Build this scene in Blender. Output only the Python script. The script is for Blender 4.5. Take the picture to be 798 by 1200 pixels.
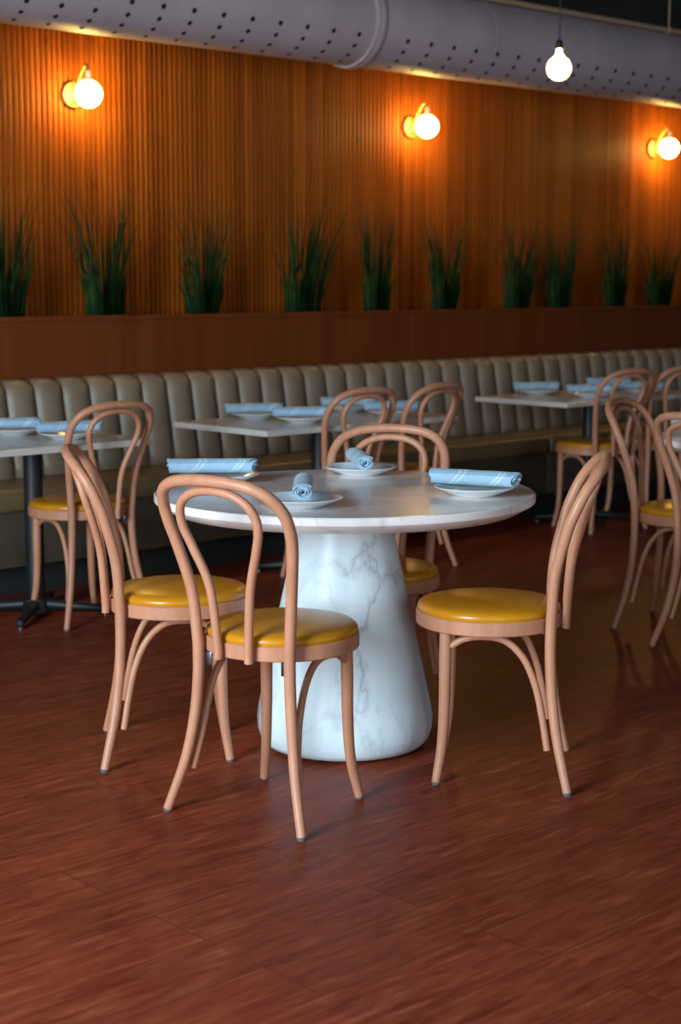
import bpy, bmesh, math, random
from mathutils import Vector, Matrix
R = math.radians
PI = math.pi
for o in list(bpy.data.objects):
    bpy.data.objects.remove(o, do_unlink=True)
S = bpy.context.scene
COL = S.collection

# ------------------------------------------------------------------ camera
# room frame: x runs along the panelled wall, y towards it, camera above (0, 0)
CAM_H = 1.35
PITCH = R(8.088); YAW = R(46.763)
fwd = Vector((math.cos(YAW), math.sin(YAW), 0))
cam = bpy.data.cameras.new('camera'); camo = bpy.data.objects.new('camera', cam); COL.objects.link(camo)
camo.location = (0, 0, CAM_H)
look = fwd * math.cos(PITCH) - Vector((0, 0, math.sin(PITCH)))
camo.rotation_euler = look.to_track_quat('-Z', 'Y').to_euler()
cam.sensor_fit = 'VERTICAL'; cam.sensor_height = 36.0; cam.sensor_width = 24.0
cam.lens = 57.0
cam.clip_start = 0.05
cam.dof.use_dof = True; cam.dof.focus_distance = 4.35; cam.dof.aperture_fstop = 3.6
S.camera = camo

# ------------------------------------------------------------------ light
w = bpy.data.worlds.new('world'); S.world = w; w.use_nodes = True
w.node_tree.nodes['Background'].inputs[0].default_value = (.62, .78, 1, 1)
w.node_tree.nodes['Background'].inputs[1].default_value = .5
S.view_settings.view_transform = 'Standard'; S.view_settings.look = 'None'
S.view_settings.gamma = 1; S.view_settings.use_curve_mapping = False
S.view_settings.exposure = 0.08

def daylight(name, loc, direction, sx, sy, power, col, spread=180):
    l = bpy.data.lights.new(name, 'AREA'); l.shape = 'RECTANGLE'; l.size = sx; l.size_y = sy
    l.energy = power; l.color = col; l.spread = R(spread)
    o = bpy.data.objects.new(name, l); COL.objects.link(o); o.location = loc
    o.rotation_euler = Vector(direction).to_track_quat('-Z', 'Y').to_euler()
    return o
DAY = (.67, .87, 1.0)
# daylight coming through the shop-front windows behind and left of the camera
daylight('daylight_side', (-2.1, 2.2, 1.78), (1, 0, 0), 1.7, 2.4, 470, DAY)
daylight('daylight_front', (-.8, -2.9, 1.7), (0, 1, 0), 2.2, 2.2, 110, DAY)
daylight('daylight_front_far', (5.6, -2.9, 1.55), (0, 1, 0), 3.6, 2.2, 32, DAY)

# ------------------------------------------------------------------ materials
def new_mat(name):
    m = bpy.data.materials.new(name); m.use_nodes = True
    nt = m.node_tree; b = nt.nodes['Principled BSDF']
    return m, nt, b
def N(nt, t, **k):
    n = nt.nodes.new(t)
    for a, v in k.items(): setattr(n, a, v)
    return n
def coords(nt, scale=(1, 1, 1), rot=(0, 0, 0), loc=(0, 0, 0)):
    tc = N(nt, 'ShaderNodeTexCoord'); mp = N(nt, 'ShaderNodeMapping')
    mp.inputs['Scale'].default_value = scale; mp.inputs['Rotation'].default_value = rot; mp.inputs['Location'].default_value = loc
    nt.links.new(tc.outputs['Object'], mp.inputs[0]); return mp.outputs[0]
def noise(nt, vec, scale, detail=4, rough=.55, dist=0):
    n = N(nt, 'ShaderNodeTexNoise'); n.inputs['Scale'].default_value = scale
    n.inputs['Detail'].default_value = detail; n.inputs['Roughness'].default_value = rough; n.inputs['Distortion'].default_value = dist
    if vec: nt.links.new(vec, n.inputs['Vector'])
    return n.outputs['Fac']
def ramp(nt, fac, stops):
    r = N(nt, 'ShaderNodeValToRGB'); e = r.color_ramp.elements
    while len(e) < len(stops): e.new(.5)
    for el, (p, c) in zip(e, stops):
        el.position = p; el.color = (c[0], c[1], c[2], 1)
    nt.links.new(fac, r.inputs[0]); return r.outputs[0]
def mix(nt, fac, a, b, mode='MIX'):
    m = N(nt, 'ShaderNodeMix', data_type='RGBA', blend_type=mode)
    for i, v in ((0, fac), (6, a), (7, b)):
        if hasattr(v, 'links'): nt.links.new(v, m.inputs[i])
        elif i == 0: m.inputs[0].default_value = v
        else: m.inputs[i].default_value = (v[0], v[1], v[2], 1)
    return m.outputs[2]
def bump(nt, b, h, strength, dist=.01):
    n = N(nt, 'ShaderNodeBump'); n.inputs['Strength'].default_value = strength; n.inputs['Distance'].default_value = dist
    nt.links.new(h, n.inputs['Height']); nt.links.new(n.outputs[0], b.inputs['Normal'])
def simple(name, col, rough=.5, var=.12, scale=6, metal=0, coat=0, spec=.5):
    m, nt, b = new_mat(name)
    v = noise(nt, coords(nt), scale, 3)
    lo = [c*(1-var) for c in col]; hi = [min(1, c*(1+var)) for c in col]
    nt.links.new(ramp(nt, v, [(.3, lo), (.7, hi)]), b.inputs['Base Color'])
    b.inputs['Roughness'].default_value = rough; b.inputs['Metallic'].default_value = metal
    b.inputs['Coat Weight'].default_value = coat; b.inputs['Coat Roughness'].default_value = .2
    b.inputs['Specular IOR Level'].default_value = spec
    return m

def mat_floor():
    m, nt, b = new_mat('floor_planks')
    v = coords(nt)
    br = N(nt, 'ShaderNodeTexBrick'); nt.links.new(v, br.inputs['Vector'])
    br.offset = .37; br.offset_frequency = 2
    br.inputs['Scale'].default_value = 1; br.inputs['Brick Width'].default_value = 1.22; br.inputs['Row Height'].default_value = .18
    br.inputs['Mortar Size'].default_value = .0015; br.inputs['Mortar Smooth'].default_value = .3; br.inputs['Bias'].default_value = 0
    br.inputs['Color1'].default_value = (0, 0, 0, 1); br.inputs['Color2'].default_value = (1, 1, 1, 1); br.inputs['Mortar'].default_value = (.5, .5, .5, 1)
    # shift the grain from plank to plank
    off = N(nt, 'ShaderNodeVectorMath', operation='MULTIPLY_ADD')
    nt.links.new(br.outputs['Color'], off.inputs[0]); off.inputs[1].default_value = (7, 3, 5); nt.links.new(v, off.inputs[2])
    mp = N(nt, 'ShaderNodeMapping'); mp.inputs['Scale'].default_value = (4.2, 26, 1); nt.links.new(off.outputs[0], mp.inputs[0])
    g = noise(nt, mp.outputs[0], 1.5, 8, .68, .6)
    mp2 = N(nt, 'ShaderNodeMapping'); mp2.inputs['Scale'].default_value = (6, 70, 1); nt.links.new(off.outputs[0], mp2.inputs[0])
    g2 = noise(nt, mp2.outputs[0], 1.2, 4, .6)
    c = ramp(nt, g, [(.28, (.125, .018, .007)), (.44, (.225, .034, .015)), (.58, (.295, .057, .024)), (.76, (.46, .12, .055))])
    c = mix(nt, .5, c, ramp(nt, g2, [(.3, (.45, .42, .40)), (.72, (1, 1, 1))]), 'MULTIPLY')
    pl = ramp(nt, br.outputs['Color'], [(0, (.82, .80, .78)), (1, (1.08, 1.06, 1.05))])
    c = mix(nt, 1, c, pl, 'MULTIPLY')
    c = mix(nt, br.outputs['Fac'], c, (.08, .018, .008))
    nt.links.new(c, b.inputs['Base Color'])
    nt.links.new(ramp(nt, g, [(.2, (.40,)*3), (.8, (.52,)*3)]), b.inputs['Roughness'])
    b.inputs['Specular IOR Level'].default_value = .14
    bump(nt, b, g2, .06, .004)
    return m
def mat_slats():
    m, nt, b = new_mat('wood_slats')
    v = coords(nt)
    sx = N(nt, 'ShaderNodeSeparateXYZ'); nt.links.new(v, sx.inputs[0])
    dv = N(nt, 'ShaderNodeMath', operation='DIVIDE'); nt.links.new(sx.outputs[0], dv.inputs[0]); dv.inputs[1].default_value = .032
    fl = N(nt, 'ShaderNodeMath', operation='FLOOR'); nt.links.new(dv.outputs[0], fl.inputs[0])
    wn = N(nt, 'ShaderNodeTexWhiteNoise', noise_dimensions='1D'); nt.links.new(fl.outputs[0], wn.inputs['W'])
    dv2 = N(nt, 'ShaderNodeMath', operation='DIVIDE'); nt.links.new(sx.outputs[0], dv2.inputs[0]); dv2.inputs[1].default_value = .61
    fl2 = N(nt, 'ShaderNodeMath', operation='FLOOR'); nt.links.new(dv2.outputs[0], fl2.inputs[0])
    wn2 = N(nt, 'ShaderNodeTexWhiteNoise', noise_dimensions='1D'); nt.links.new(fl2.outputs[0], wn2.inputs['W'])
    mp = N(nt, 'ShaderNodeMapping'); mp.inputs['Scale'].default_value = (30, 30, 1.2); nt.links.new(v, mp.inputs[0])
    g = noise(nt, mp.outputs[0], 1, 5, .6)
    c = ramp(nt, g, [(.25, (.29, .064, .0045)), (.75, (.44, .106, .007))])
    c = mix(nt, 1, c, ramp(nt, wn.outputs[0], [(0, (.72, .70, .68)), (1, (1.1, 1.1, 1.1))]), 'MULTIPLY')
    c = mix(nt, 1, c, ramp(nt, wn2.outputs[0], [(0, (.80, .76, .72)), (1, (1.08, 1.08, 1.08))]), 'MULTIPLY')
    # sparse dark knots
    kv = N(nt, 'ShaderNodeTexVoronoi'); mk = N(nt, 'ShaderNodeMapping'); mk.inputs['Scale'].default_value = (3.2, 1, 2.2); nt.links.new(v, mk.inputs[0]); nt.links.new(mk.outputs[0], kv.inputs['Vector']); kv.inputs['Scale'].default_value = 1
    c = mix(nt, ramp(nt, kv.outputs['Distance'], [(.03, (.65,)*3), (.075, (0,)*3)]), c, (.05, .012, .003))
    nt.links.new(c, b.inputs['Base Color']); b.inputs['Roughness'].default_value = .5; b.inputs['Specular IOR Level'].default_value = .12
    bump(nt, b, g, .12, .003)
    return m
def mat_ledge():
    m, nt, b = new_mat('ledge_wood')
    v = coords(nt, (10, 10, .9))
    g = noise(nt, v, 1.2, 6, .62, .4)
    nt.links.new(ramp(nt, g, [(.25, (.135, .026, .005)), (.75, (.20, .043, .009))]), b.inputs['Base Color'])
    b.inputs['Roughness'].default_value = .55; b.inputs['Specular IOR Level'].default_value = .15; bump(nt, b, g, .08, .003)
    return m
def mat_bent():
    m, nt, b = new_mat('bent_beech')
    v = coords(nt, (18, 18, 3))
    g = noise(nt, v, 2.5, 5, .6)
    nt.links.new(ramp(nt, g, [(.25, (.46, .180, .098)), (.75, (.58, .25, .140))]), b.inputs['Base Color'])
    b.inputs['Roughness'].default_value = .42; b.inputs['Specular IOR Level'].default_value = .4
    bump(nt, b, g, .05, .002)
    return m
def mat_marble(name, veins, base=(.80, .82, .83), rough=.22, scale=1.0, spec=.4):
    m, nt, b = new_mat(name)
    v = coords(nt, (scale, scale, scale*.8), (.4, .3, .5))
    n1 = noise(nt, v, 2.2, 6, .6, 1.2)
    k = None
    for sc, off, wd, stren in ((1.1, 0, .010, 1.0), (2.1, 3.7, .012, .6)):
        vv = coords(nt, (scale*1.5, scale*1.5, scale*.62), (.55, .75, .5), (off, off*.7, off*1.3))
        nz = noise(nt, vv, sc, 9, .56, .5)
        sb = N(nt, 'ShaderNodeMath', operation='SUBTRACT'); nt.links.new(nz, sb.inputs[0]); sb.inputs[1].default_value = .5
        ab = N(nt, 'ShaderNodeMath', operation='ABSOLUTE'); nt.links.new(sb.outputs[0], ab.inputs[0])
        line = ramp(nt, ab.outputs[0], [(0, (1,)*3), (wd*.45, (.5,)*3), (wd*2.2, (0,)*3)])
        msk = ramp(nt, noise(nt, vv, sc*1.7, 3, .5), [(.40, (0,)*3), (.62, (stren,)*3)])
        m2 = mix(nt, 1, line, msk, 'MULTIPLY')
        k = m2 if k is None else mix(nt, 1, k, m2, 'ADD')
    k = mix(nt, 1, k, (veins,)*3, 'MULTIPLY')
    soft = ramp(nt, n1, [(.35, [c*.94 for c in base]), (.7, base)])
    c = mix(nt, k, soft, (.23, .24, .27))
    nt.links.new(c, b.inputs['Base Color']); b.inputs['Roughness'].default_value = rough; b.inputs['Specular IOR Level'].default_value = spec
    return m
def mat_napkin():
    m, nt, b = new_mat('blue_napkin_cloth')
    v = coords(nt)
    sx = N(nt, 'ShaderNodeSeparateXYZ'); nt.links.new(v, sx.inputs[0])
    a = N(nt, 'ShaderNodeMath', operation='MULTIPLY_ADD'); nt.links.new(sx.outputs[2], a.inputs[0]); a.inputs[1].default_value = -.9; nt.links.new(sx.outputs[0], a.inputs[2])
    a2 = N(nt, 'ShaderNodeMath', operation='MULTIPLY_ADD'); nt.links.new(sx.outputs[1], a2.inputs[0]); a2.inputs[1].default_value = .6; nt.links.new(a.outputs[0], a2.inputs[2])
    # two pairs of pale woven stripes
    c = None
    fac = None
    for p in (-.062, -.046, .058, .071):
        d = N(nt, 'ShaderNodeMath', operation='SUBTRACT'); nt.links.new(a2.outputs[0], d.inputs[0]); d.inputs[1].default_value = p
        ab = N(nt, 'ShaderNodeMath', operation='ABSOLUTE'); nt.links.new(d.outputs[0], ab.inputs[0])
        lt = N(nt, 'ShaderNodeMath', operation='LESS_THAN'); nt.links.new(ab.outputs[0], lt.inputs[0]); lt.inputs[1].default_value = .0042
        if fac is None: fac = lt.outputs[0]
        else:
            mx = N(nt, 'ShaderNodeMath', operation='MAXIMUM'); nt.links.new(fac, mx.inputs[0]); nt.links.new(lt.outputs[0], mx.inputs[1]); fac = mx.outputs[0]
    g = noise(nt, coords(nt), 40, 3)
    base = ramp(nt, g, [(.3, (.31, .45, .57)), (.7, (.38, .52, .63))])
    nt.links.new(mix(nt, fac, base, (.52, .64, .72)), b.inputs['Base Color'])
    b.inputs['Roughness'].default_value = .9; b.inputs['Sheen Weight'].default_value = .15
    n2 = noise(nt, coords(nt), 300, 2); bump(nt, b, n2, .2, .001)
    return m
def mat_leather(name, lo, hi, rough=.42, bs=.08):
    m, nt, b = new_mat(name)
    g = noise(nt, coords(nt), 7, 4)
    nt.links.new(ramp(nt, g, [(.3, lo), (.7, hi)]), b.inputs['Base Color'])
    b.inputs['Roughness'].default_value = rough
    bump(nt, b, noise(nt, coords(nt), 160, 3), bs, .002)
    return m
def mat_glow(name, col, strength):
    m, nt, b = new_mat(name)
    b.inputs['Base Color'].default_value = (.9, .85, .75, 1)
    b.inputs['Emission Color'].default_value = (*col, 1); b.inputs['Emission Strength'].default_value = strength
    b.inputs['Roughness'].default_value = .25
    return m
def mat_grass():
    m, nt, b = new_mat('grass_blades')
    g = noise(nt, coords(nt), 9, 3)
    nt.links.new(ramp(nt, g, [(.3, (.004, .014, .005)), (.55, (.010, .036, .007)), (.75, (.06, .062, .008))]), b.inputs['Base Color'])
    b.inputs['Roughness'].default_value = .7; b.inputs['Specular IOR Level'].default_value = .12
    return m

M = dict(
    floor=mat_floor(), slats=mat_slats(), ledge=mat_ledge(), bent=mat_bent(),
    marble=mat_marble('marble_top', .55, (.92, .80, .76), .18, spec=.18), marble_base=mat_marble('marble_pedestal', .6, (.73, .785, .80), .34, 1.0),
    laminate=mat_marble('pale_stone_top', .35, (.64, .55, .49), .2),
    napkin=mat_napkin(),
    mustard=mat_leather('mustard_vinyl', (.52, .188, .003), (.60, .23, .005), .30, .04),
    taupe=mat_leather('taupe_leather', (.24, .158, .100), (.295, .20, .130), .46),
    plate=simple('white_glazed_china', (.80, .84, .86), .12, .03, 4, coat=.3),
    black=simple('black_metal', (.007, .008, .010), .5, .2),
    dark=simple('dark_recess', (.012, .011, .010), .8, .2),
    glide=simple('grey_rubber', (.09, .09, .10), .6),
    steel=simple('dark_steel_bracket', (.22, .24, .28), .3, .1, metal=1),
    copper=simple('satin_copper', (.72, .50, .42), .42, .1, metal=0),
    brass=simple('brushed_brass', (.42, .24, .075), .5, .1, metal=1),
    duct=simple('painted_spiral_duct', (.45, .335, .35), .5, .10, 2.5),
    hole=simple('duct_hole_dark', (.004, .004, .005), .9, .1),
    ceiling=simple('black_painted_ceiling', (.010, .014, .017), .8, .2, 2),
    wall=simple('dark_painted_wall', (.10, .075, .06), .7, .1, 2),
    frame=simple('black_window_frame', (.02, .02, .022), .45),
    conduit=simple('tan_painted_pipe', (.42, .24, .15), .45),
    soil=simple('dark_soil', (.02, .013, .009), .95, .4, 30),
    grass=mat_grass(),
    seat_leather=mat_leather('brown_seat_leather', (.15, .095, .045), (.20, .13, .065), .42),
    taupe_shaded=mat_leather('shaded_brown_leather', (.062, .043, .026), (.085, .06, .036), .5),  # bench base leather: shade under the seat put into its darker colour
    globe=mat_glow('warm_opal_globe', (1.0, .66, .17), 68.0),
    bulb=mat_glow('warm_filament_bulb', (1.0, .66, .28), 14.0),
    cord=simple('black_cord', (.02, .02, .022), .7),
)
def glass():
    m, nt, b = new_mat('window_glass')
    b.inputs['Base Color'].default_value = (.9, .95, 1, 1); b.inputs['Transmission Weight'].default_value = 1
    b.inputs['Roughness'].default_value = 0; b.inputs['IOR'].default_value = 1.1
    return m
M['glass'] = glass()

# ------------------------------------------------------------------ helpers
def obj(name, bm, mat, parent=None, smooth=True, angle=40):
    me = bpy.data.meshes.new(name)
    bmesh.ops.recalc_face_normals(bm, faces=bm.faces)
    bm.to_mesh(me); bm.free()
    for m in (mat if isinstance(mat, (list, tuple)) else [mat]): me.materials.append(m)
    if smooth:
        for p in me.polygons: p.use_smooth = True
        try: me.set_sharp_from_angle(angle=R(angle))
        except Exception: pass
    o = bpy.data.objects.new(name, me); COL.objects.link(o)
    if parent: o.parent = parent
    return o
def thing(name, label, cat, loc=(0, 0, 0), rotz=0, group=None):
    o = bpy.data.objects.new(name, None); COL.objects.link(o)
    o.empty_display_size = .1; o.location = loc; o.rotation_euler = (0, 0, rotz)
    return tag(o, label, cat, group)
def tag(o, label, cat, group=None):
    o['label'] = label; o['category'] = cat
    if group: o['group'] = group
    return o
def struct(name, bm, mat, smooth=False, label=None):
    o = obj(name, bm, mat, None, smooth); o['kind'] = 'structure'
    if label: o['label'] = label
    return o
def copy_tree(src, label, loc, rotz, group=None):
    r = src.copy(); COL.objects.link(r); r.location = loc; r.rotation_euler = (0, 0, rotz); r['label'] = label
    if group: r['group'] = group
    for ch in src.children:
        c = ch.copy(); COL.objects.link(c); c.parent = r
        for g in ch.children:
            d = g.copy(); COL.objects.link(d); d.parent = c
    return r
def catmull(pts, n=8):
    P = [Vector(p) for p in pts]
    P = [2*P[0]-P[1]] + P + [2*P[-1]-P[-2]]
    out = []
    for i in range(1, len(P)-2):
        a, b, c, d = P[i-1:i+3]
        for k in range(n):
            t = k/n
            out.append(.5*((2*b)+(c-a)*t+(2*a-5*b+4*c-d)*t*t+(-a+3*b-3*c+d)*t**3))
    out.append(P[-2]); return out
def tube(bm, pts, rad, seg=12, cap=True, bev=.3):
    """swept round bar; rad is a number or list (one per control, interpolated)"""
    n = len(pts)
    def rr(i):
        if isinstance(rad, (int, float)): return rad
        t = i/(n-1)*(len(rad)-1); k = min(int(t), len(rad)-2); return rad[k]+(rad[k+1]-rad[k])*(t-k)
    rings = []; prev = None
    T = []
    for i in range(n):
        T.append((Vector(pts[min(i+1, n-1)])-Vector(pts[max(i-1, 0)])).normalized())
    u = T[0].orthogonal().normalized()
    stations = []
    for i in range(n):
        u = (u - T[i]*u.dot(T[i])).normalized(); v = T[i].cross(u)
        stations.append((Vector(pts[i]), u.copy(), v, rr(i), T[i]))
    if cap:
        p, u0, v0, r0, t0 = stations[0]; e = r0*bev
        stations[0] = (p+t0*e, u0, v0, r0, t0); stations.insert(0, (p, u0, v0, r0*.72, t0))
        p, u0, v0, r0, t0 = stations[-1]
        stations[-1] = (p-t0*r0*bev, u0, v0, r0, t0); stations.append((p, u0, v0, r0*.72, t0))
    for p, uu, vv, r0, _ in stations:
        rings.append([bm.verts.new(p+uu*(r0*math.cos(2*PI*k/seg))+vv*(r0*math.sin(2*PI*k/seg))) for k in range(seg)])
    for a, b in zip(rings, rings[1:]):
        for k in range(seg): bm.faces.new((a[k], a[(k+1) % seg], b[(k+1) % seg], b[k]))
    if cap: bm.faces.new(rings[0][::-1]); bm.faces.new(rings[-1])
    return bm
def lathe(bm, prof, seg=48, center=(0, 0, 0), sx=1, sy=1):
    """profile of (r, z) revolved about z; r = 0 ends close to a point"""
    c = Vector(center); rings = []
    for r, z in prof:
        if r <= 1e-6: rings.append([bm.verts.new(c+Vector((0, 0, z)))])
        else: rings.append([bm.verts.new(c+Vector((r*sx*math.cos(2*PI*k/seg), r*sy*math.sin(2*PI*k/seg), z))) for k in range(seg)])
    for a, b in zip(rings, rings[1:]):
        for k in range(seg):
            k2 = (k+1) % seg
            if len(a) == 1 and len(b) == 1: continue
            if len(a) == 1: bm.faces.new((a[0], b[k2], b[k]))
            elif len(b) == 1: bm.faces.new((a[k], a[k2], b[0]))
            else: bm.faces.new((a[k], a[k2], b[k2], b[k]))
    return bm
def box(bm, lo, hi, bev=0, seg=2):
    x0, y0, z0 = lo; x1, y1, z1 = hi
    vs = [bm.verts.new(p) for p in ((x0,y0,z0),(x1,y0,z0),(x1,y1,z0),(x0,y1,z0),(x0,y0,z1),(x1,y0,z1),(x1,y1,z1),(x0,y1,z1))]
    fs = [bm.faces.new([vs[i] for i in f]) for f in ((3,2,1,0),(4,5,6,7),(0,1,5,4),(1,2,6,5),(2,3,7,6),(3,0,4,7))]
    if bev:
        es = list({e for f in fs for e in f.edges})
        bmesh.ops.bevel(bm, geom=es, offset=bev, segments=seg, profile=.5, affect='EDGES')
    return bm
def sphere(bm, c, r, seg=32, rings=18, zs=1):
    bmesh.ops.create_uvsphere(bm, u_segments=seg, v_segments=rings, radius=r, matrix=Matrix.Translation(c) @ Matrix.Diagonal((1, 1, zs, 1)))
    return bm
B = bmesh.new

# ------------------------------------------------------------------ the room
X0, X1, Y0, Y1, ZC = -2.2, 12.5, -3.0, 6.86, 3.35
struct('floor', box(B(), (X0-.1, Y0-.1, -.08), (X1+.1, Y1+.2, 0)), M['floor'])
struct('ceiling', box(B(), (X0-.1, Y0-.1, ZC), (X1+.1, Y1+.2, ZC+.1)), M['ceiling'])
# back wall with its tambour slats (one continuous panelling)
bm = B(); box(bm, (X0-.1, Y1, 0), (X1+.1, Y1+.12, 2.98)); nf = len(bm.faces); box(bm, (X0-.1, Y1, 2.98), (X1+.1, Y1+.12, ZC))
bm.faces.ensure_lookup_table()
for f in bm.faces[nf:]: f.material_index = 1
P = .032; n = int((X1-X0)/P); zb, zt = 1.10, 2.98
for i in range(n):
    x = X0+i*P; prev = None
    for k in range(6):
        t = k/5; a = PI*t
        px = x + P*(.5-.44*math.cos(a)); py = Y1 - .0005 - .0115*math.sin(a)**.7
        cur = (bm.verts.new((px, py, zb)), bm.verts.new((px, py, zt)))
        if prev: bm.faces.new((prev[0], cur[0], cur[1], prev[1]))
        prev = cur
struct('wall_back', bm, [M['slats'], M['ceiling']], True)
struct('wall_right', box(B(), (X1, Y0, 0), (X1+.1, Y1, ZC)), M['wall'])
def wall_with_window(name, axis, c0, a0, a1, win, win_name):
    """axis 'x': wall in the plane x = c0 running along y; 'y': plane y = c0 running along x"""
    bm = B(); z0, z1 = .45, 2.65
    th = (c0-.1, c0)
    def bx(u0, u1, v0, v1):
        if axis == 'x': box(bm, (th[0], u0, v0), (th[1], u1, v1))
        else: box(bm, (u0, th[0], v0), (u1, th[1], v1))
    bx(a0, a1, 0, z0); bx(a0, a1, z1, ZC); cur = a0
    for (u0, u1) in win: bx(cur, u0, z0, z1); cur = u1
    bx(cur, a1, z0, z1)
    struct(name, bm, M['wall'])
    for k, (u0, u1) in enumerate(win):
        def fb(bm, a, b, c, d, e0, e1):
            if axis == 'x': box(bm, (e0, a, c), (e1, b, d))
            else: box(bm, (a, e0, c), (b, e1, d))
        bm = B(); f = .05; e0, e1 = c0-.085, c0-.035
        fb(bm, u0, u0+f, z0, z1, e0, e1); fb(bm, u1-f, u1, z0, z1, e0, e1); fb(bm, u0+f, u1-f, z0, z0+f, e0, e1); fb(bm, u0+f, u1-f, z1-f, z1, e0, e1)
        nm = max(1, int((u1-u0)/1.2))
        for j in range(1, nm):
            um = u0+(u1-u0)*j/nm; fb(bm, um-.02, um+.02, z0+f, z1-f, e0, e1)
        o = struct('window_%d' % (win_name+k), bm, M['frame'])
        bm = B(); fb(bm, u0+f, u1-f, z0+f, z1-f, c0-.064, c0-.058); obj('pane', bm, M['glass'], o, False)
wall_with_window('wall_left', 'x', X0, Y0, Y1, [(.95, 3.45)], 1)
wall_with_window('wall_front', 'y', Y0, X0, X1, [(-1.95, .35), (3.7, 7.5)], 2)

# planter ledge that the grasses stand in, above the banquette
LY, LZ = 6.45, 1.19
bm = B()
box(bm, (X0, LY, .0), (X1, LY+.03, LZ-.025), .002)
box(bm, (X0, LY-.006, LZ-.025), (X1, LY+.05, LZ), .003)
struct('trim_1', bm, M['ledge'], True, 'brown wood planter ledge running above the banquette')
struct('trim_2', box(B(), (X0, LY+.03, 1.05), (X1, Y1, 1.13)), M['soil'], False, 'dark soil bed inside the planter ledge')

# ------------------------------------------------------------------ banquette
def banquette(x0, x1, label):
    t = thing('banquette', label, 'banquette', ((x0+x1)/2, 6.1, 0), 0, 'banquette benches along the panelled wall')
    ox, oy = -(x0+x1)/2, -6.1
    def put(bm):
        bmesh.ops.translate(bm, verts=bm.verts, vec=(ox, oy, 0)); return bm
    # channel-tufted back
    bm = B(); cw = .15; nc = round((x1-x0)/cw); K = 8
    prof = [(6.275, .44, 0.0), (6.275, .47, .6), (6.285, .52, 1), (6.30, .60, 1), (6.32, .72, 1), (6.338, .82, 1), (6.346, .868, 1), (6.353, .89, .9), (6.37, .905, .6), (6.40, .912, .45), (6.444, .910, .4), (6.444, .44, 0)]
    cols = []
    for i in range(nc*K+1):
        u = (i % K)/K; s = math.sqrt(max(0, 1-(2*u-1)**2)) if i % K else 0
        col = []
        for j, (y, z, b) in enumerate(prof):
            if 7 <= j <= 10: col.append(bm.verts.new((x0+i*cw/K, y-.012*s*b, z+(s-1)*.022)))
            else: col.append(bm.verts.new((x0+i*cw/K, y+.012-.038*s*b, z)))
        cols.append(col)
    for a, b in zip(cols, cols[1:]):
        for j in range(len(prof)-1): bm.faces.new((a[j], b[j], b[j+1], a[j+1]))
    bm.faces.new(cols[0]); bm.faces.new(cols[-1][::-1])
    obj('backrest', put(bm), M['taupe'], t, True, 60)
    bm = B(); box(bm, (x0+.004, 5.90, .375), (x1-.004, 6.30, .475), .03, 4)
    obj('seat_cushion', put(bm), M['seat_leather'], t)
    obj('seat_base', put(box(B(), (x0+.006, 5.925, .14), (x1-.006, 6.444, .38), .004)), M['taupe_shaded'], t)
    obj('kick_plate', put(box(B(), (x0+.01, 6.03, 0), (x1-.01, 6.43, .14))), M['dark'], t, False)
    return t
banquette(1.2, 7.2, 'long taupe channel-tufted banquette at left, behind the marble table')
banquette(7.2, 12.0, 'taupe channel-tufted banquette at right, behind the far right tables')

# ------------------------------------------------------------------ duct and pipe under the ceiling
DY, DZ, DR = 6.30, 2.687, .224
t = thing('air_duct', 'fat round grey ventilation duct perforated with holes, under black ceiling', 'duct', (5, DY, DZ))
bm = B(); seg = 56
def ringat(x, r): return [bm.verts.new((x-5, r*math.cos(2*PI*k/seg), r*math.sin(2*PI*k/seg))) for k in range(seg)]
xs = [X0+.2+i*(X1-X0-.4)/30 for i in range(31)]
rg = [ringat(x, DR) for x in xs]
for a, b in zip(rg, rg[1:]):
    for k in range(seg): bm.faces.new((a[k], a[(k+1) % seg], b[(k+1) % seg], b[k]))
bm.faces.new(rg[0]); bm.faces.new(rg[-1][::-1])
flanges = [1.15, 3.55, 6.0, 10.2]; seams = [2.4, 6.9, 7.75, 9.0]
# perforations: a repeating stair of four holes, dark discs let into the skin
nb = len(bm.faces)
x = -1.0
while x < 11.8:
    for k, (ang, dx, hr) in enumerate(((-106, 0, .0125), (-122, 0, .0125), (-138, 0, .013), (-154, 0, .0135))):
        a = R(ang); xx = x+dx
        if min(abs(xx-f) for f in flanges) < .055 or min(abs(xx-f) for f in seams) < .02: continue
        nrm = Vector((0, math.cos(a), math.sin(a))); tan = Vector((0, -math.sin(a), math.cos(a))); c = nrm*(DR+.0012)+Vector((xx-5, 0, 0))
        vs = [bm.verts.new(c+Vector((1, 0, 0))*hr*math.cos(2*PI*q/12)+tan*hr*math.sin(2*PI*q/12)) for q in range(12)]
        bm.faces.new(vs)
    x += .176
bm.faces.ensure_lookup_table()
for f in bm.faces[nb:]: f.material_index = 1
obj('duct_body', bm, [M['duct'], M['hole']], t)
for fx in flanges:
    bm = B()
    def rr(x, r): return [bm.verts.new((x-5, r*math.cos(2*PI*k/seg), r*math.sin(2*PI*k/seg))) for k in range(seg)]
    L_ = [rr(fx-.03, DR+.0005), rr(fx-.03, DR+.012), rr(fx-.005, DR+.014), rr(fx, DR+.005), rr(fx+.005, DR+.014), rr(fx+.03, DR+.012), rr(fx+.03, DR+.0005)]
    for a, b in zip(L_, L_[1:]):
        for k in range(seg): bm.faces.new((a[k], a[(k+1) % seg], b[(k+1) % seg], b[k]))
    obj('joint_collar', bm, M['duct'], t)
    bm = B(); tube(bm, [(fx-5+.06, 0, DR-.005), (fx-5+.06, 0, ZC-DZ)], .006, 8); obj('hanger_rod', bm, M['black'], t)
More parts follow.
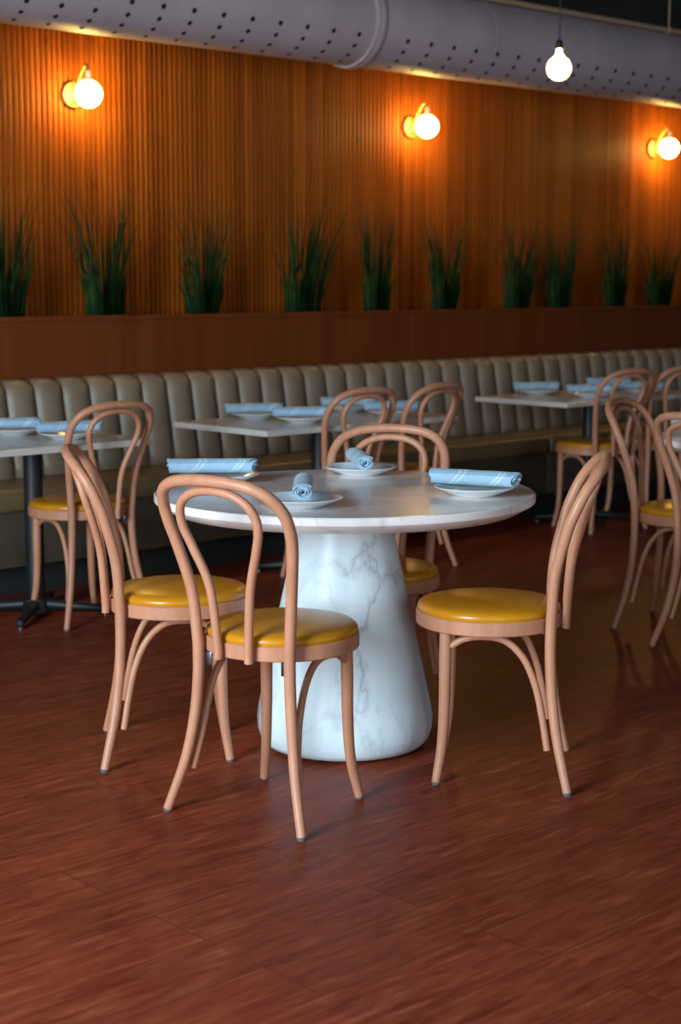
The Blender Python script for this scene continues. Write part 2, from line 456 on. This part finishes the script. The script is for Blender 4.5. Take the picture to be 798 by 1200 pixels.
for fx in seams:
    bm = B()
    L_ = [rr(fx-.006, DR+.0003), rr(fx-.004, DR+.0015), rr(fx+.004, DR+.0015), rr(fx+.006, DR+.0003)]
    for a, b in zip(L_, L_[1:]):
        for k in range(seg): bm.faces.new((a[k], a[(k+1) % seg], b[(k+1) % seg], b[k]))
    obj('duct_seam', bm, M['duct'], t)
t = thing('conduit_pipe', 'thin tan pipe running along the top edge of the grey duct', 'pipe', (5, 6.17, DZ+.208))
bm = B(); tube(bm, [(X0+.3-5+i*1.5, 0, 0) for i in range(11)], .016, 10); obj('pipe_run', bm, M['conduit'], t)
for cx in (1.3, 3.7, 6.2, 8.6, 10.7):
    bm = B(); tube(bm, [(cx-5-.02, 0, 0), (cx-5+.02, 0, 0)], .0205, 12); tube(bm, [(cx-5, 0, .01), (cx-5, 0, ZC-DZ-.208)], .005, 8); obj('pipe_clamp', bm, M['conduit'], t)

# ------------------------------------------------------------------ wall lamps
def wall_lamp(label):
    t = thing('wall_lamp', label, 'wall lamp', (0, 0, 0), 0, 'globe sconces on the slatted wall')
    # local: y = 0 at the slat face, -y into the room, z = 0 at plate centre
    bm = B(); lathe(bm, [(0, 0), (.066, 0), (.067, .012), (.060, .020), (0, .022)], 40)
    bmesh.ops.rotate(bm, verts=bm.verts, cent=(0, 0, 0), matrix=Matrix.Rotation(PI/2, 3, 'X')); obj('backplate', bm, M['brass'], t)
    bm = B()
    tube(bm, catmull([(0, -.015, -.035), (0, -.040, -.035), (0, -.044, .02), (0, -.056, .060), (0, -.100, .118), (0, -.124, .130), (0, -.138, .122), (0, -.14, .100)], 6), .0065, 10)
    obj('arm', bm, M['brass'], t)
    bm = B(); lathe(bm, [(0, .106), (.011, .106), (.0135, .100), (.0135, .066), (.024, .062), (.024, .052), (0, .052)], 24, (0, -.14, 0)); obj('socket', bm, M['copper'], t)
    bm = B(); sphere(bm, (0, -.14, -.006), .066); obj('globe', bm, M['globe'], t)
    return t
lamp = wall_lamp('leftmost of the three glowing globe wall lamps, over the left grasses')
ly = Y1-.0125
lamp.location = (4.632, ly, 2.256)
copy_tree(lamp, 'middle one of the three glowing globe wall lamps, left of the hanging bulb', (7.0, ly, 2.252), 0)
copy_tree(lamp, 'rightmost of the three glowing globe wall lamps, right of the hanging bulb', (9.39, ly, 2.258), 0)

# ------------------------------------------------------------------ hanging bulb
t = thing('pendant_bulb', 'bare round glowing bulb hanging on a black cord in front of the duct', 'pendant lamp', (5.94, 4.862, 2.314))
bm = B(); sphere(bm, (0, 0, 0), .056); 
bm2 = B(); lathe(bm2, [(0, .102), (.013, .100), (.014, .07), (.020, .058), (.031, .046), (.040, .0395), (.046, .032), (.0515, .022), (.0545, .012), (.056, 0), (.0545, -.013), (.049, -.028), (.040, -.0395), (.027, -.049), (.013, -.0545), (0, -.056)], 36)
bm.free(); obj('bulb', bm2, M['bulb'], t)
bm = B(); lathe(bm, [(0, .128), (.008, .127), (.0145, .118), (.017, .105), (.017, .088), (.0145, .086), (.0145, .096), (0, .098)], 24); obj('lamp_socket', bm, M['black'], t)
bm = B(); tube(bm, [(0, 0, .125), (0, 0, ZC-2.314-.005)], .0032, 8); obj('cord', bm, M['cord'], t)
bm = B(); lathe(bm, [(0, ZC-2.314-.035), (.02, ZC-2.314-.035), (.05, ZC-2.314-.012), (.052, ZC-2.314), (0, ZC-2.314)], 28); obj('ceiling_canopy', bm, M['black'], t)

# ------------------------------------------------------------------ grasses in the ledge
def grass(label, x, y, h, wdt, seed, lean=0):
    rnd = random.Random(seed); t = thing('ornamental_grass', label, 'plant', (x, y-.015, 1.13), 0, 'ornamental grasses along the planter ledge')
    bm = B()
    for i in range(120):
        a = rnd.uniform(0, 2*PI); r0 = wdt*.55*math.sqrt(rnd.random())
        b0 = Vector((r0*math.cos(a)*1.2, r0*math.sin(a)*.7, 0))
        hh = h*(.30+.72*rnd.random()**1.7); out = wdt*rnd.uniform(.05, 1.35)*hh/h
        if rnd.random() < .07: out *= 2.4; hh *= .8
        d = Vector((math.cos(a), math.sin(a)*.6, 0)); wd = rnd.uniform(.003, .0075); side = Vector((-math.sin(a+.6), math.cos(a+.6), 0))
        pr = None; K = 6
        for k in range(K+1):
            s = k/K; p = b0 + d*out*(s**1.9) + Vector((lean*s*s, 0, hh*(s-.10*s*s*out/max(.05, wdt))))
            p.y = min(p.y, .21); q = wd*(1-s**2.2)+.0004
            cur = (bm.verts.new(p-side*q), bm.verts.new(p+d*q*.25), bm.verts.new(p+side*q))
            if pr:
                bm.faces.new((pr[0], pr[1], cur[1], cur[0])); bm.faces.new((pr[1], pr[2], cur[2], cur[1]))
            pr = cur
    obj('blades', bm, M['grass'], t)
    bm = B()
    for i in range(12):   # a few bent dry stalks
        a = rnd.uniform(0, 2*PI); d = Vector((math.cos(a), math.sin(a)*.5, 0)); L = h*rnd.uniform(.7, 1.05); o = wdt*rnd.uniform(.6, 1.6)
        tube(bm, [d*wdt*.2+d*o*(s/5)**1.6+Vector((lean*(s/5)**2, 0, L*(s/5)*(1-.06*s/5))) for s in range(6)], [.0022, .0012], 5)
    obj('dry_stalks', bm, M['grass'], t)
GR = [
    (4.07, .70, .15, 'tall dark green grass clump cut by the left photo edge, on the ledge'),
    (4.63, .72, .16, 'tall grass clump on the ledge, straight below the leftmost wall lamp'),
    (5.24, .70, .15, 'grass clump on the ledge, third counted from the left end'),
    (5.93, .76, .17, 'tallest splayed grass clump with pale arching blades, fourth from the left'),
    (6.50, .70, .13, 'narrow upright grass clump on the ledge, fifth counted from the left'),
    (7.05, .67, .14, 'grass clump on the ledge, below and just right of the middle wall lamp'),
    (7.70, .66, .14, 'grass clump leaning right, left one of the pair below the hanging bulb'),
    (8.12, .68, .13, 'narrow grass clump, right one of the pair below the hanging bulb'),
    (8.69, .62, .13, 'slim grass clump on the ledge, second counted from the right end'),
    (9.18, .64, .16, 'broad grass clump below the rightmost wall lamp, last on the right'),
]
for i, (x, h, wd, lb) in enumerate(GR):
    grass(lb, x, 6.62, h, wd, 11+i*7, .06 if i in (3, 6) else 0)

# ------------------------------------------------------------------ bentwood chairs
def make_chair(label):
    # local: origin on the floor under the seat, +y = front
    t = thing('bentwood_chair', label, 'chair', (0, 0, 0), 0, 'bentwood cafe chairs with mustard seats')
    yc = .011; Rr = .200
    bm = B(); lathe(bm, [(Rr-.03, .421), (Rr-.003, .420), (Rr, .423), (Rr, .456), (Rr-.003, .459), (Rr-.03, .459), (Rr-.03, .421)], 64, (0, yc, 0)); obj('seat_frame', bm, M['bent'], t)
    bm = B(); lathe(bm, [(0, .452), (.19, .452), (.1945, .460), (.1965, .467), (.194, .475), (.186, .481), (.165, .486), (.12, .491), (.06, .494), (0, .495)], 64, (0, yc, 0)); obj('seat_cushion', bm, M['mustard'], t)
    # outer hoop, continuing into the rear legs
    half = [(.141, -.159, .42), (.1425, -.160, .46), (.153, -.168, .58), (.176, -.196, .70), (.1845, -.216, .755), (.181, -.240, .805), (.158, -.268, .845), (.115, -.288, .868), (.06, -.298, .8775)]
    pts = half + [(0, -.301, .880)] + [(-x, y, z) for x, y, z in half[::-1]]
    bm = B(); tube(bm, catmull(pts, 6), .0150, 14, True, .02); obj('back_hoop', bm, M['bent'], t, True, 60)
    half = [(.047, -.2005, .418), (.048, -.2015, .46), (.061, -.212, .60), (.095, -.234, .70), (.113, -.249, .752), (.1135, -.260, .79), (.096, -.272, .823), (.055, -.280, .846)]
    pts = half + [(0, -.283, .853)] + [(-x, y, z) for x, y, z in half[::-1]]
    bm = B(); tube(bm, catmull(pts, 6), .0115, 12, True, .1); obj('inner_hoop', bm, M['bent'], t, True, 60)
    for s in (-1, 1):
        bm = B(); tube(bm, catmull([(s*.141, -.159, .425), (s*.142, -.159, .36), (s*.150, -.164, .26), (s*.170, -.180, .14), (s*.2085, -.2095, .006)], 6), [.015, .015, .0145, .0135, .012], 14, True, .05)
        leg = obj('leg', bm, M['bent'], t, True, 60)
        bm = B(); lathe(bm, [(0, 0), (.0105, 0), (.0115, .003), (.0115, .010), (0, .010)], 14, (s*.2088, -.2098, 0)); obj('foot_glide', bm, M['glide'], leg)
        bm = B(); tube(bm, catmull([(s*.127, .121, .421), (s*.1285, .122, .34), (s*.130, .123, .22), (s*.136, .128, .11), (s*.1535, .143, .006)], 6), [.0165, .0168, .0155, .014, .012], 14, True, .05)
        leg = obj('leg', bm, M['bent'], t, True, 60)
        bm = B(); lathe(bm, [(0, 0), (.0105, 0), (.0115, .003), (.0115, .010), (0, .010)], 14, (s*.1536, .1431, 0)); obj('foot_glide', bm, M['glide'], leg)
        bm = B(); tube(bm, catmull([(s*.129, .108, .378), (s*.131, .070, .400), (s*.133, .020, .408), (s*.136, -.040, .398), (s*.140, -.090, .350), (s*.144, -.122, .275), (s*.151, -.141, .19), (s*.166, -.155, .108)], 6), .0098, 12, True, .1)
        obj('leg_brace', bm, M['bent'], t, True, 60)
        bm = B(); box(bm, (s*.118-.010, -.150, .385), (s*.118+.010, -.146, .421), .001); box(bm, (s*.118-.010, -.150, .417), (s*.118+.010, -.118, .421), .001); obj('corner_bracket', bm, M['steel'], t)
    return t
chair = make_chair('bentwood chair seen side-on at left of the round marble table')
chair.location = (2.801, 3.671, 0); chair.rotation_euler = (0, 0, R(-126))
for lb, x, y, a in [
    ('bentwood chair nearest the camera, its back turned to us, at the round table', 2.6887, 3.0884, -76),
    ('bentwood chair at right of the round marble table, facing left in profile', 3.3084, 2.9066, 39.6),
    ('bentwood chair tucked in behind the round marble table, mostly hidden by it', 3.466, 3.528, 125.6),
    ('bentwood chair facing the banquette at the left-hand two-seat table', 3.675, 5.445, -1),
    ('left one of two bentwood chairs at the middle banquette table', 4.985, 5.385, -4),
    ('right one of two bentwood chairs at the middle banquette table', 5.415, 5.385, 5),
    ('left one of two bentwood chairs at the right-hand banquette table', 7.10, 5.52, -8),
    ('right one of two bentwood chairs at right-hand banquette table, cut by frame', 7.53, 5.50, -5),
    ('bentwood chair behind the partly seen right-hand round table, seen edge-on', 5.300, 3.655, -165),
    ('bentwood chair cut by the right photo edge, in front of the second round table', 5.094, 3.293, -95),
]:
    copy_tree(chair, lb, (x, y, 0), R(a))

# ------------------------------------------------------------------ round marble tables
def round_table(label):
    t = thing('round_table', label, 'table', (0, 0, 0), 0, 'round marble pedestal tables')
    bm = B(); lathe(bm, [(0, .700), (.490, .700), (.496, .700), (.503, .7015), (.546, .7255), (.549, .7285), (.550, .732), (.550, .746), (.547, .7495), (.5435, .750), (.538, .7501), (0, .7501)], 128); obj('tabletop', bm, M['marble'], t, True, 25)
    bm = B(); lathe(bm, [(0, .008), (.222, .008), (.236, .012), (.249, .028), (.257, .055), (.2585, .085), (.254, .12), (.130, .690), (.130, .700), (0, .700)], 96); obj('pedestal', bm, M['marble_base'], t, True, 35)
    bm = B(); lathe(bm, [(0, 0), (.20, 0), (.20, .009), (0, .009)], 48); obj('base_ring', bm, M['glide'], t)
    return t
rt = round_table('round white marble table on thick cone pedestal, in the foreground')
rt.location = (3.20, 3.385, 0)
copy_tree(rt, 'second round marble table, only its rim seen at right photo edge', (5.60, 3.35, 0), 1.0)

# ------------------------------------------------------------------ banquette tables
TZ = .722
def bistro(label, x0, x1, y0, y1):
    cx, cy = (x0+x1)/2, (y0+y1)/2
    t = thing('banquette_table', label, 'table', (cx, cy, 0), 0, 'stone-topped tables along the banquette')
    hx, hy = (x1-x0)/2, (y1-y0)/2
    bm = B(); box(bm, (-hx, -hy, TZ-.026), (hx, hy, TZ), .003); obj('tabletop', bm, M['laminate'], t, False)
    bm = B(); lathe(bm, [(0, .03), (.038, .03), (.038, .69), (.11, .690), (.11, TZ-.026), (0, TZ-.026)], 32); obj('post', bm, M['black'], t)
    bm = B(); lathe(bm, [(0, .075), (.05, .07), (.06, .03), (.06, .012), (0, .012)], 28)
    for k in range(4):
        a = PI/4+k*PI/2; d = Vector((math.cos(a), math.sin(a), 0)); L = .30
        tube(bm, [d*.03+Vector((0, 0, .045)), d*.15+Vector((0, 0, .036)), d*L+Vector((0, 0, .026))], [.026, .015], 10)
    b = obj('cross_base', bm, M['black'], t)
    for k in range(4):
        a = PI/4+k*PI/2; bm = B(); lathe(bm, [(0, 0), (.014, 0), (.014, .008), (.007, .011), (.007, .02), (0, .02)], 12, (math.cos(a)*.285, math.sin(a)*.285, 0)); obj('glide', bm, M['steel'], b)
    return t
bistro('small pale two-seat table in front of the banquette at far left', 3.20, 3.92, 5.28, 5.93)
bistro('pale four-seat table in the middle of the banquette, behind round table', 4.47, 5.67, 5.21, 5.86)
bistro('pale four-seat table at right, furthest along the banquette', 6.66, 7.86, 5.355, 6.0)

# ------------------------------------------------------------------ plates and rolled napkins
def plate(label):
    o = B()
    lathe(o, [(0, .003), (.052, .003), (.055, 0), (.060, 0), (.064, .004), (.078, .009), (.111, .0225), (.1145, .0245), (.1155, .0265), (.113, .0275), (.108, .0255), (.078, .0135), (.068, .009), (.055, .0075), (0, .0075)], 56)
    o = obj('plate', o, M['plate'], None, True, 60)
    return tag(o, label, 'plate', 'white plates set on the tables')
def napkin(label, seed=0, flat=.82):
    """a cloth rolled up along x: a spiral sheet with soft, slightly uneven ends"""
    rnd = random.Random(seed); bm = B(); turns = 3.4; n = 90; L = .128; th = .0050
    rows = []
    nx = 13
    for i in range(n+1):
        s = i/n; a = 2*PI*turns*s; r = .0055+(.029-.0055)*s**.85+.0012*math.sin(3.1*a+seed)*(1-s)
        row = []
        for j in range(nx):
            u = j/(nx-1)*2-1
            skew = .007*math.sin(a+.7)*(1 if u > 0 else .6) + .004*math.sin(2.3*a)
            x = u*L + skew*u*u*(1 if u > 0 else -1)
            wob = 1+.03*math.sin(9*u+seed)*math.sin(a*.5)
            if s > .9: x *= 1-.10*(s-.9)/.1*(u > .3)
            row.append((Vector((x, r*wob*math.cos(a)*1.05, r*wob*math.sin(a)*flat)), Vector((0, math.cos(a), math.sin(a)))))
        rows.append(row)
    A = [[bm.verts.new(p) for p, nn in row] for row in rows]
    Bv = [[bm.verts.new(p-nn*th) for p, nn in row] for row in rows]
    for i in range(n):
        for j in range(nx-1):
            bm.faces.new((A[i][j], A[i+1][j], A[i+1][j+1], A[i][j+1])); bm.faces.new((Bv[i][j], Bv[i][j+1], Bv[i+1][j+1], Bv[i+1][j]))
        for j in (0, nx-1): bm.faces.new((A[i][j], Bv[i][j], Bv[i+1][j], A[i+1][j]))
    for i in (0, n):
        for j in range(nx-1): bm.faces.new((A[i][j], A[i][j+1], Bv[i][j+1], Bv[i][j]))
    o = obj('rolled_napkin', bm, M['napkin'], None, True, 70)
    return tag(o, label, 'napkin', 'rolled blue napkins on the plates')
P0 = plate('x'); N0 = napkin('x'); first = [True]
def setting(px, py, tz, pl, nx, ny, na, nl, pscale=1):
    if first[0]: p, q = P0, N0; first[0] = False
    else:
        p, q = P0.copy(), N0.copy(); COL.objects.link(p); COL.objects.link(q)
    p['label'] = pl; q['label'] = nl
    p.location = (px, py, tz+.0005); p.rotation_euler = (0, 0, px*7)
    q.location = (nx, ny, tz+.0255+.0235); q.rotation_euler = (0, 0, R(na))
Z1 = .750
setting(3.075, 3.790, Z1, 'white plate under the left napkin of the round table', 3.050, 3.810, -39, 'blue napkin roll lying crosswise at the left edge of the round table')
setting(2.885, 3.225, Z1, 'white plate nearest the camera on the round table, behind chair back', 2.925, 3.258, 47, 'blue napkin roll pointing at the camera, front of the round table')
setting(3.515, 3.645, Z1, 'white plate at the back of the round table, before the hidden chair', 3.515, 3.650, 54, 'blue napkin roll with open end toward us, back of the round table')
setting(3.400, 3.060, Z1, 'white plate at the right edge of the round table', 3.400, 3.065, -69, 'blue napkin roll lying crosswise at the right edge of the round table')
g = 'banquette table'
setting(3.66, 5.50, TZ, 'white plate nearer the chair on the far left table', 3.67, 5.50, -18, 'blue napkin roll nearer the chair on the far left table')
setting(3.60, 5.80, TZ, 'white plate nearer the banquette on the far left table', 3.57, 5.80, -25, 'blue napkin roll nearer the banquette, on the far left table')
setting(4.86, 5.42, TZ, 'white plate at front left of the middle banquette table', 4.86, 5.42, -32, 'blue napkin roll at front left of the middle banquette table')
setting(4.85, 5.73, TZ, 'white plate at back left of the middle banquette table', 4.84, 5.73, -28, 'blue napkin roll at back left of the middle banquette table')
setting(5.41, 5.40, TZ, 'white plate at front right of the middle table, behind chair hoop', 5.41, 5.40, -30, 'blue napkin roll at front right of the middle banquette table')
setting(5.44, 5.73, TZ, 'white plate at back right of the middle banquette table', 5.44, 5.73, -34, 'blue napkin roll at back right of the middle banquette table')
setting(7.08, 5.53, TZ, 'white plate at front left of the right-hand banquette table', 7.08, 5.53, -30, 'blue napkin roll at front left of the right-hand banquette table')
setting(7.04, 5.87, TZ, 'white plate at back left of the right-hand banquette table', 7.03, 5.87, -30, 'blue napkin roll at back left of the right-hand banquette table')
setting(7.50, 5.50, TZ, 'white plate at front right of right-hand table, seen through chair hoop', 7.50, 5.50, -30, 'blue napkin roll at front right, right-hand table, through chair hoop')
setting(7.66, 5.85, TZ, 'white plate at back right of the right-hand banquette table', 7.66, 5.85, -30, 'blue napkin roll at back right of the right-hand banquette table')
setting(5.52, 3.74, Z1, 'white plate on the second round table at right photo edge', 5.52, 3.74, -60, 'blue napkin roll on the second round table at right photo edge')
